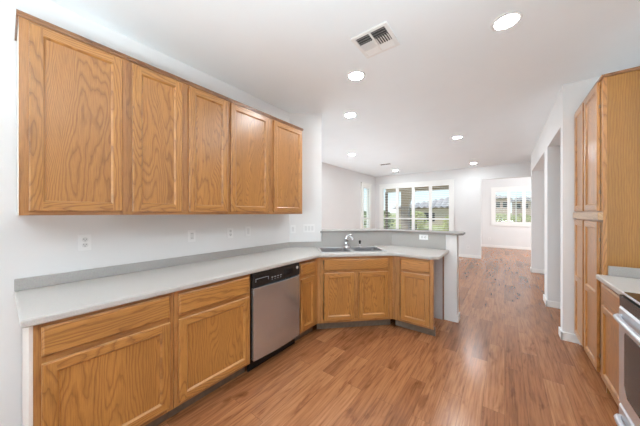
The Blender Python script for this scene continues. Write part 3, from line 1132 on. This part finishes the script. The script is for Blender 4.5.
# ------------------------------------------------------------------ wall plates
def plate(kind, label, cat, loc, rz, horiz=False, gangs=1, group=None):
    w, h = (2.75 + 1.81 * (gangs - 1), 4.5)
    name = 'wall_outlet' if kind != 'switch' else 'light_switch'
    root = thing(name, label, cat, loc, rz, group)
    M = Matrix.Rotation(R90, 4, 'Y') if horiz else IM

    def add(mb, nm, mat, par, bev=0):
        mb.bm.transform(M)
        return mb.build(nm, mat, par, bev)
    add(boxes((-w / 2, w / 2, -.24, 0, -h / 2, h / 2)), 'cover_plate', PLATE, root, .08)
    for g_ in range(gangs):
        cx = (g_ - (gangs - 1) / 2) * 1.81
        if kind == 'duplex':
            for s in (-1, 1):
                mb = MB()
                mb.lathe([(.66, -.25), (.66, -.33), (.6, -.36)], (cx, 0, s * .76), 20, None, 'Y')
                rcp = add(mb, 'receptacle', PLATE_GREY, root)
                mb = boxes((cx - .30, cx - .20, -.38, -.36, s * .76 - .02, s * .76 + .32), (cx + .20, cx + .30, -.38, -.36, s * .76 - .02, s * .76 + .26),
                           (cx - .08, cx + .08, -.38, -.36, s * .76 - .36, s * .76 - .18))
                add(mb, 'slots', SLOT, rcp)
        elif kind == 'gfci':
            rcp = add(boxes((cx - .65, cx + .65, -.34, -.245, -1.3, 1.3)), 'receptacle', PLATE_GREY, root, .04)
            for s in (-1, 1):
                mb = MB()
                mb.box(cx - .30, cx - .20, -.36, -.345, s * .85 - .1, s * .85 + .2)
                mb.box(cx + .20, cx + .30, -.36, -.345, s * .85 - .1, s * .85 + .2)
                add(mb, 'slots', SLOT, rcp)
        else:
            add(boxes((cx - .65, cx + .65, -.34, -.245, -1.3, 1.3)), 'rocker', PLATE_GREY, root, .06)
    return root


plate('duplex', 'white duplex outlet under the single door wall cabinet', 'outlet', (XW, 14.0, 46.6), RZ_L)
plate('gfci', 'white square faced outlet in the middle of the left wall', 'outlet', (XW, 43.4, 46.2), RZ_L)
plate('duplex', 'white duplex outlet under the near door of the far wall cabinet', 'outlet', (XW, 59.6, 46.3), RZ_L)
plate('switch', 'single white rocker switch under the far wall cabinet', 'light switch', (XW, 68.7, 46.5), RZ_L)
plate('switch', 'single white rocker switch in the corner beside the far wall cabinet', 'light switch', (-93.0 + .02, 97.2, 46.0), RZ_45)
plate('switch', 'triple white rocker switch plate on the angled wall left of the sink', 'light switch', (-86.7, 103.5, 46.4), RZ_45, gangs=3)
plate('duplex', 'white outlet laid sideways on the grey bar backsplash', 'outlet', (-34.6, YH - .62, 41.9), 0, horiz=True)
plate('duplex', 'white outlet low on the far living room wall right of the bar', 'outlet', (-35.9, YF, 13.2), 0)
plate('duplex', 'white outlet below the far room window', 'outlet', (-19.3, YB, 13.6), 0)


# ------------------------------------------------------------------ ceiling lamps and vents
def can(label, x, y):
    root = thing('recessed_light', label, 'ceiling light', (x, y, CZ), 0, 'recessed ceiling lamps')
    mb = MB()
    mb.lathe([(2.75, -.06), (2.9, -.22), (3.4, -.2), (3.65, -.02), (2.75, -.02)], (0, 0, 0), 32, None, 'Z', close=False)
    mb.build('trim_ring', TRIM, root)
    mb = MB()
    mb.lathe([(2.72, -.03), (2.72, -.12), (1.6, -.16)], (0, 0, 0), 32)
    mb.build('lens', LENS, root)


for lab, x, y in (('round recessed ceiling lamp nearest the camera, right of the vent', .4, 88.4),
                  ('round recessed ceiling lamp just beyond the square ceiling vent', -47.7, 86.6),
                  ('round recessed ceiling lamp above the sink corner', -69.4, 119.2),
                  ('round recessed living room lamp nearest the right wall openings', -27.6, 202.0),
                  ('round recessed living room lamp nearest the left wall', -115.2, 200.6),
                  ('round recessed lamp beside the slot vent near the wide window', -113.3, 311.4),
                  ('round recessed lamp near the far doorway', -27.4, 317.6)):
    can(lab, x, y)
can('recessed ceiling lamp behind the camera on the left', -40, -70)
can('recessed ceiling lamp behind the camera on the right', 10, -40)
can('recessed ceiling lamp at the back of the kitchen', -24, -150)

vt = thing('ceiling_vent', 'square white multi-way air vent on the kitchen ceiling', 'vent', (-38.9, 66.9, CZ), 0)
VS = 11.8
mb = boxes((0, VS, 0, 1.1, -.5, 0), (0, VS, VS - 1.1, VS, -.5, 0), (0, 1.1, 1.1, VS - 1.1, -.5, 0), (VS - 1.1, VS, 1.1, VS - 1.1, -.5, 0),
           (5.6, 6.2, 1.1, VS - 1.1, -.5, -.12))
mb.build('frame', VENT_W, vt, bevel=.1)
mb = boxes((1.1, VS - 1.1, 1.1, VS - 1.1, -.1, -.02))
mb.build('duct_shade', VENT_D, vt)  # flat dark sheet in place of the shade up the duct


def slats(mb, x0, x1, y0, y1, n, along, tilt):
    for i in range(n):
        t = (i + .5) / n
        if along == 'X':
            M = Matrix.Translation(((x0 + x1) / 2, y0 + (y1 - y0) * t, -.38)) @ Matrix.Rotation(tilt, 4, 'X')
            mb.box(-(x1 - x0) / 2, (x1 - x0) / 2, -.38, .38, -.03, .03, None, M)
        else:
            M = Matrix.Translation((x0 + (x1 - x0) * t, (y0 + y1) / 2, -.38)) @ Matrix.Rotation(tilt, 4, 'Y')
            mb.box(-.38, .38, -(y1 - y0) / 2, (y1 - y0) / 2, -.03, .03, None, M)


for (x0, x1) in ((1.15, 5.6), (6.2, VS - 1.15)):
    left = x0 < 3
    mb = MB()
    slats(mb, x0, x1, 1.2, 4.3, 3, 'X', math.radians(38))
    slats(mb, x0, x1, 4.5, 7.9, 6, 'Y', math.radians(-38 if left else 38))
    slats(mb, x0, x1, 8.0, VS - 1.15, 4, 'X', math.radians(-38))
    mb.build('louvres', VENT_W, vt)

v2 = thing('ceiling_vent', 'slim slot vent on the living room ceiling', 'vent', (-113.5, 259.5, CZ), 0)
mb = boxes((0, 12.6, 0, .7, -.4, 0), (0, 12.6, 4.6, 5.3, -.4, 0), (0, .7, .7, 4.6, -.4, 0), (11.9, 12.6, .7, 4.6, -.4, 0), (6.0, 6.6, .7, 4.6, -.4, -.12))
mb.build('frame', VENT_W, v2)
mb = boxes((.7, 11.9, .7, 4.6, -.1, -.02))
mb.build('duct_shade', VENT_D, v2)  # no hole here either, duct shade is a dark sheet
mb = MB()
for x0, x1 in ((.75, 6), (6.6, 11.85)):
    slats(mb, x0, x1, .8, 4.5, 4, 'X', math.radians(-35))
mb.build('louvres', simple('vent_grey', (.12, .12, .12), .5), v2)

# ------------------------------------------------------------------ outside, seen through the windows
mb = MB()
prof = [(-2200, -10), (520, -10), (760, 2), (1180, 38), (1600, 44), (9000, 44)]
for (ya, za), (yb, zb) in zip(prof, prof[1:]):
    mb.face([(-4000, ya, za), (4000, ya, za), (4000, yb, zb), (-4000, yb, zb)])
struct('ground', mb, GRASS, 'dry yellow green yard sloping up behind the house', 'ground')
struct('patio_slab', boxes((-300, -37, YF + 7, 480, -8, -2)), CONC, 'concrete patio slab', 'patio')
struct('patio_roof', boxes((-185, -37, YF + 7, 470, 101, 107), (-185, -37, 455, 470, 95.6, 101)), STUCCO, 'tan covered patio roof outside the wide window', 'patio roof')

pc_ = thing('patio_column', 'stone patio column outside the wide window', 'column', (-149, 462, -2))
mb = boxes((-6.5, 6.5, -6.5, 6.5, 0, 70))
mb.build('shaft', STONE, pc_)
mb = MB()
secs = [(6.5, 6.5, 70), (6.5, 7.5, 76), (6.5, 10, 84), (6.5, 13, 92), (6.5, 17, 97.4)]
rings = [[mb.bm.verts.new(Vector(p) * S) for p in ((-l, -6.5, z), (r, -6.5, z), (r, 6.5, z), (-l, 6.5, z))] for l, r, z in secs]
for a, b in zip(rings, rings[1:]):
    for i in range(4):
        mb.bm.faces.new((a[i], a[(i + 1) % 4], b[(i + 1) % 4], b[i]))
mb.bm.faces.new(rings[0][::-1])
mb.bm.faces.new(rings[-1])
mb.build('corbel', STUCCO, pc_)


tag(boxes((-187.5, -183.5, 458, 462, -2, 95.5)).build('patio_post', BARK), 'slim dark patio post outside the left pane of the wide window', 'post')


def house(label, x0, x1, y0, y1, z0, ze, zr, wall, roof, wins, hip=60, hipr=None):
    hipr = hipr or hip
    root = thing('house', label, 'house', ((x0 + x1) / 2, y0, z0))
    cx = (x0 + x1) / 2
    boxes((x0 - cx, x1 - cx, 0, y1 - y0, 0, ze - z0)).build('wall', wall, root)
    mb = MB()
    ov = 14
    X0, X1, Yf, Yb = x0 - cx - ov, x1 - cx + ov, -ov, y1 - y0 + ov
    h0, h1 = ze - z0, zr - z0
    ym = (Yf + Yb) / 2
    # front slope: barrel tiles running down the slope
    n = int((X1 - X0) / 17)
    seg = 4
    xs = [X0 + (X1 - X0) * i / (n * seg) for i in range(n * seg + 1)]

    def topz(x):
        return min(1.0, (x - X0) / hip, (X1 - x) / hipr)
    for i in range(len(xs) - 1):
        if i % seg == seg - 1:
            dz0, dz1 = 0, 0
        q = []
        for x, k in ((xs[i], i), (xs[i + 1], i + 1)):
            bz = 6.5 * abs(math.sin(math.pi * (k % seg) / seg))
            t = max(0.0, topz(x))
            q.append(((x, Yf, h0 + bz), (x, Yf + (ym - Yf) * t, h0 + (h1 - h0) * t + bz)))
        f = [q[0][0], q[1][0], q[1][1], q[0][1]]
        if (Vector(f[0]) - Vector(f[3])).length < .01:
            f = f[:3]
        elif (Vector(f[1]) - Vector(f[2])).length < .01:
            f = [f[0], f[1], f[3]]
        mb.face(f)
    # back and hip slopes, closed below
    A, B, C, E_ = (X0, Yf, h0), (X1, Yf, h0), (X1, Yb, h0), (X0, Yb, h0)
    P, Q = (X0 + hip, ym, h1), (X1 - hipr, ym, h1)
    mb.face([C, E_, P, Q])
    mb.face([E_, A, P])
    mb.face([B, C, Q])
    mb.face([A, E_, C, B])
    mb.build('roof', roof, root)
    for wx, wz, ww, wh in wins:
        mb = boxes((wx - cx, wx - cx + ww, -1.2, -.02, wz - z0, wz - z0 + wh))
        mb.build('window', OVEN_GLASS, root)
    return root


house('tan house with clay tile roof seen through the wide window', -324, -64, 900, 1160, 0, 71, 121, STUCCO, ROOF,
      [(-290, 26, 26, 30), (-225, 26, 34, 30), (-130, 26, 26, 34)], hip=238, hipr=40)
house('pinkish house at the left of the far room window view', -150, 14, 1330, 1380, 40, 116, 134, STUCCO_P, ROOF,
      [(-30, 80, 14, 22), (-6, 80, 14, 22), (-60, 78, 14, 24)], hip=60)
house('pinkish house in the middle of the far room window view', 28, 112, 1430, 1480, 40, 106, 124, STUCCO_P, ROOF_G,
      [(44, 76, 14, 20), (70, 76, 14, 20)], hip=40)
house('pinkish house at the right of the far room window view', 128, 240, 1530, 1590, 40, 92, 108, STUCCO_P, ROOF,
      [(136, 70, 14, 18), (170, 70, 14, 18)], hip=50)


def shrub(name, label, cat, x, y, z, r, h, mat, n=520, trunk=0.0, group=None):
    root = thing(name, label, cat, (x, y, z), 0, group)
    mb = MB()
    rnd = random.Random(hash((round(x), round(y))) & 0xffff)
    for i in range(n):
        a = rnd.uniform(0, 2 * math.pi)
        t = rnd.random()
        q = math.sqrt(max(0.0, 1 - (2 * t - 1) ** 2)) * (.55 + .45 * rnd.random())
        c = Vector((math.cos(a) * q * r, math.sin(a) * q * r, trunk + h * t))
        sz = rnd.uniform(.07, .14) * (r + h) * .5
        M = Matrix.Translation(c) @ Matrix.Rotation(rnd.uniform(0, 6.28), 4, 'Z') @ Matrix.Rotation(rnd.uniform(-1.2, 1.2), 4, 'X')
        mb.face([M @ Vector(p) for p in ((-sz, 0, 0), (0, -sz * .5, sz * .15), (sz, 0, 0), (0, sz * .5, sz * .15))])
    mb.build('foliage', mat, root)
    mb = MB()
    mb.tube([(0, 0, 0), (r * .03, 0, trunk + h * .3), (0, 0, trunk + h * .75)], [r * .08, r * .06, r * .02], 8)
    mb.build('trunk', BARK, root)


shrub('tree', 'dark green tree outside the left pane of the wide window', 'tree', -325, 760, 0, 42, 62, LEAF)
shrub('tree', 'slim dark green tree just right of the patio column', 'tree', -200, 640, -4, 12, 72, LEAF)
shrub('shrub', 'yellow green shrub outside the third pane of the wide window', 'shrub', -214, 760, 0, 34, 60, LEAF_Y)
shrub('shrub', 'green shrub outside the right pane of the wide window', 'shrub', -128, 780, 0, 18, 46, LEAF_Y)
shrub('shrub', 'dark green shrub outside the narrow left window', 'shrub', -300, 560, -10, 42, 72, LEAF)
for i, (x, r, lab) in enumerate(((-10, 34, 'left'), (45, 30, 'middle'), (98, 32, 'right'))):
    shrub('shrub', 'low yellow green shrub at the %s of the far room window view' % lab, 'shrub', x, 1000 + 40 * i, 18, r, 34, LEAF_Y)
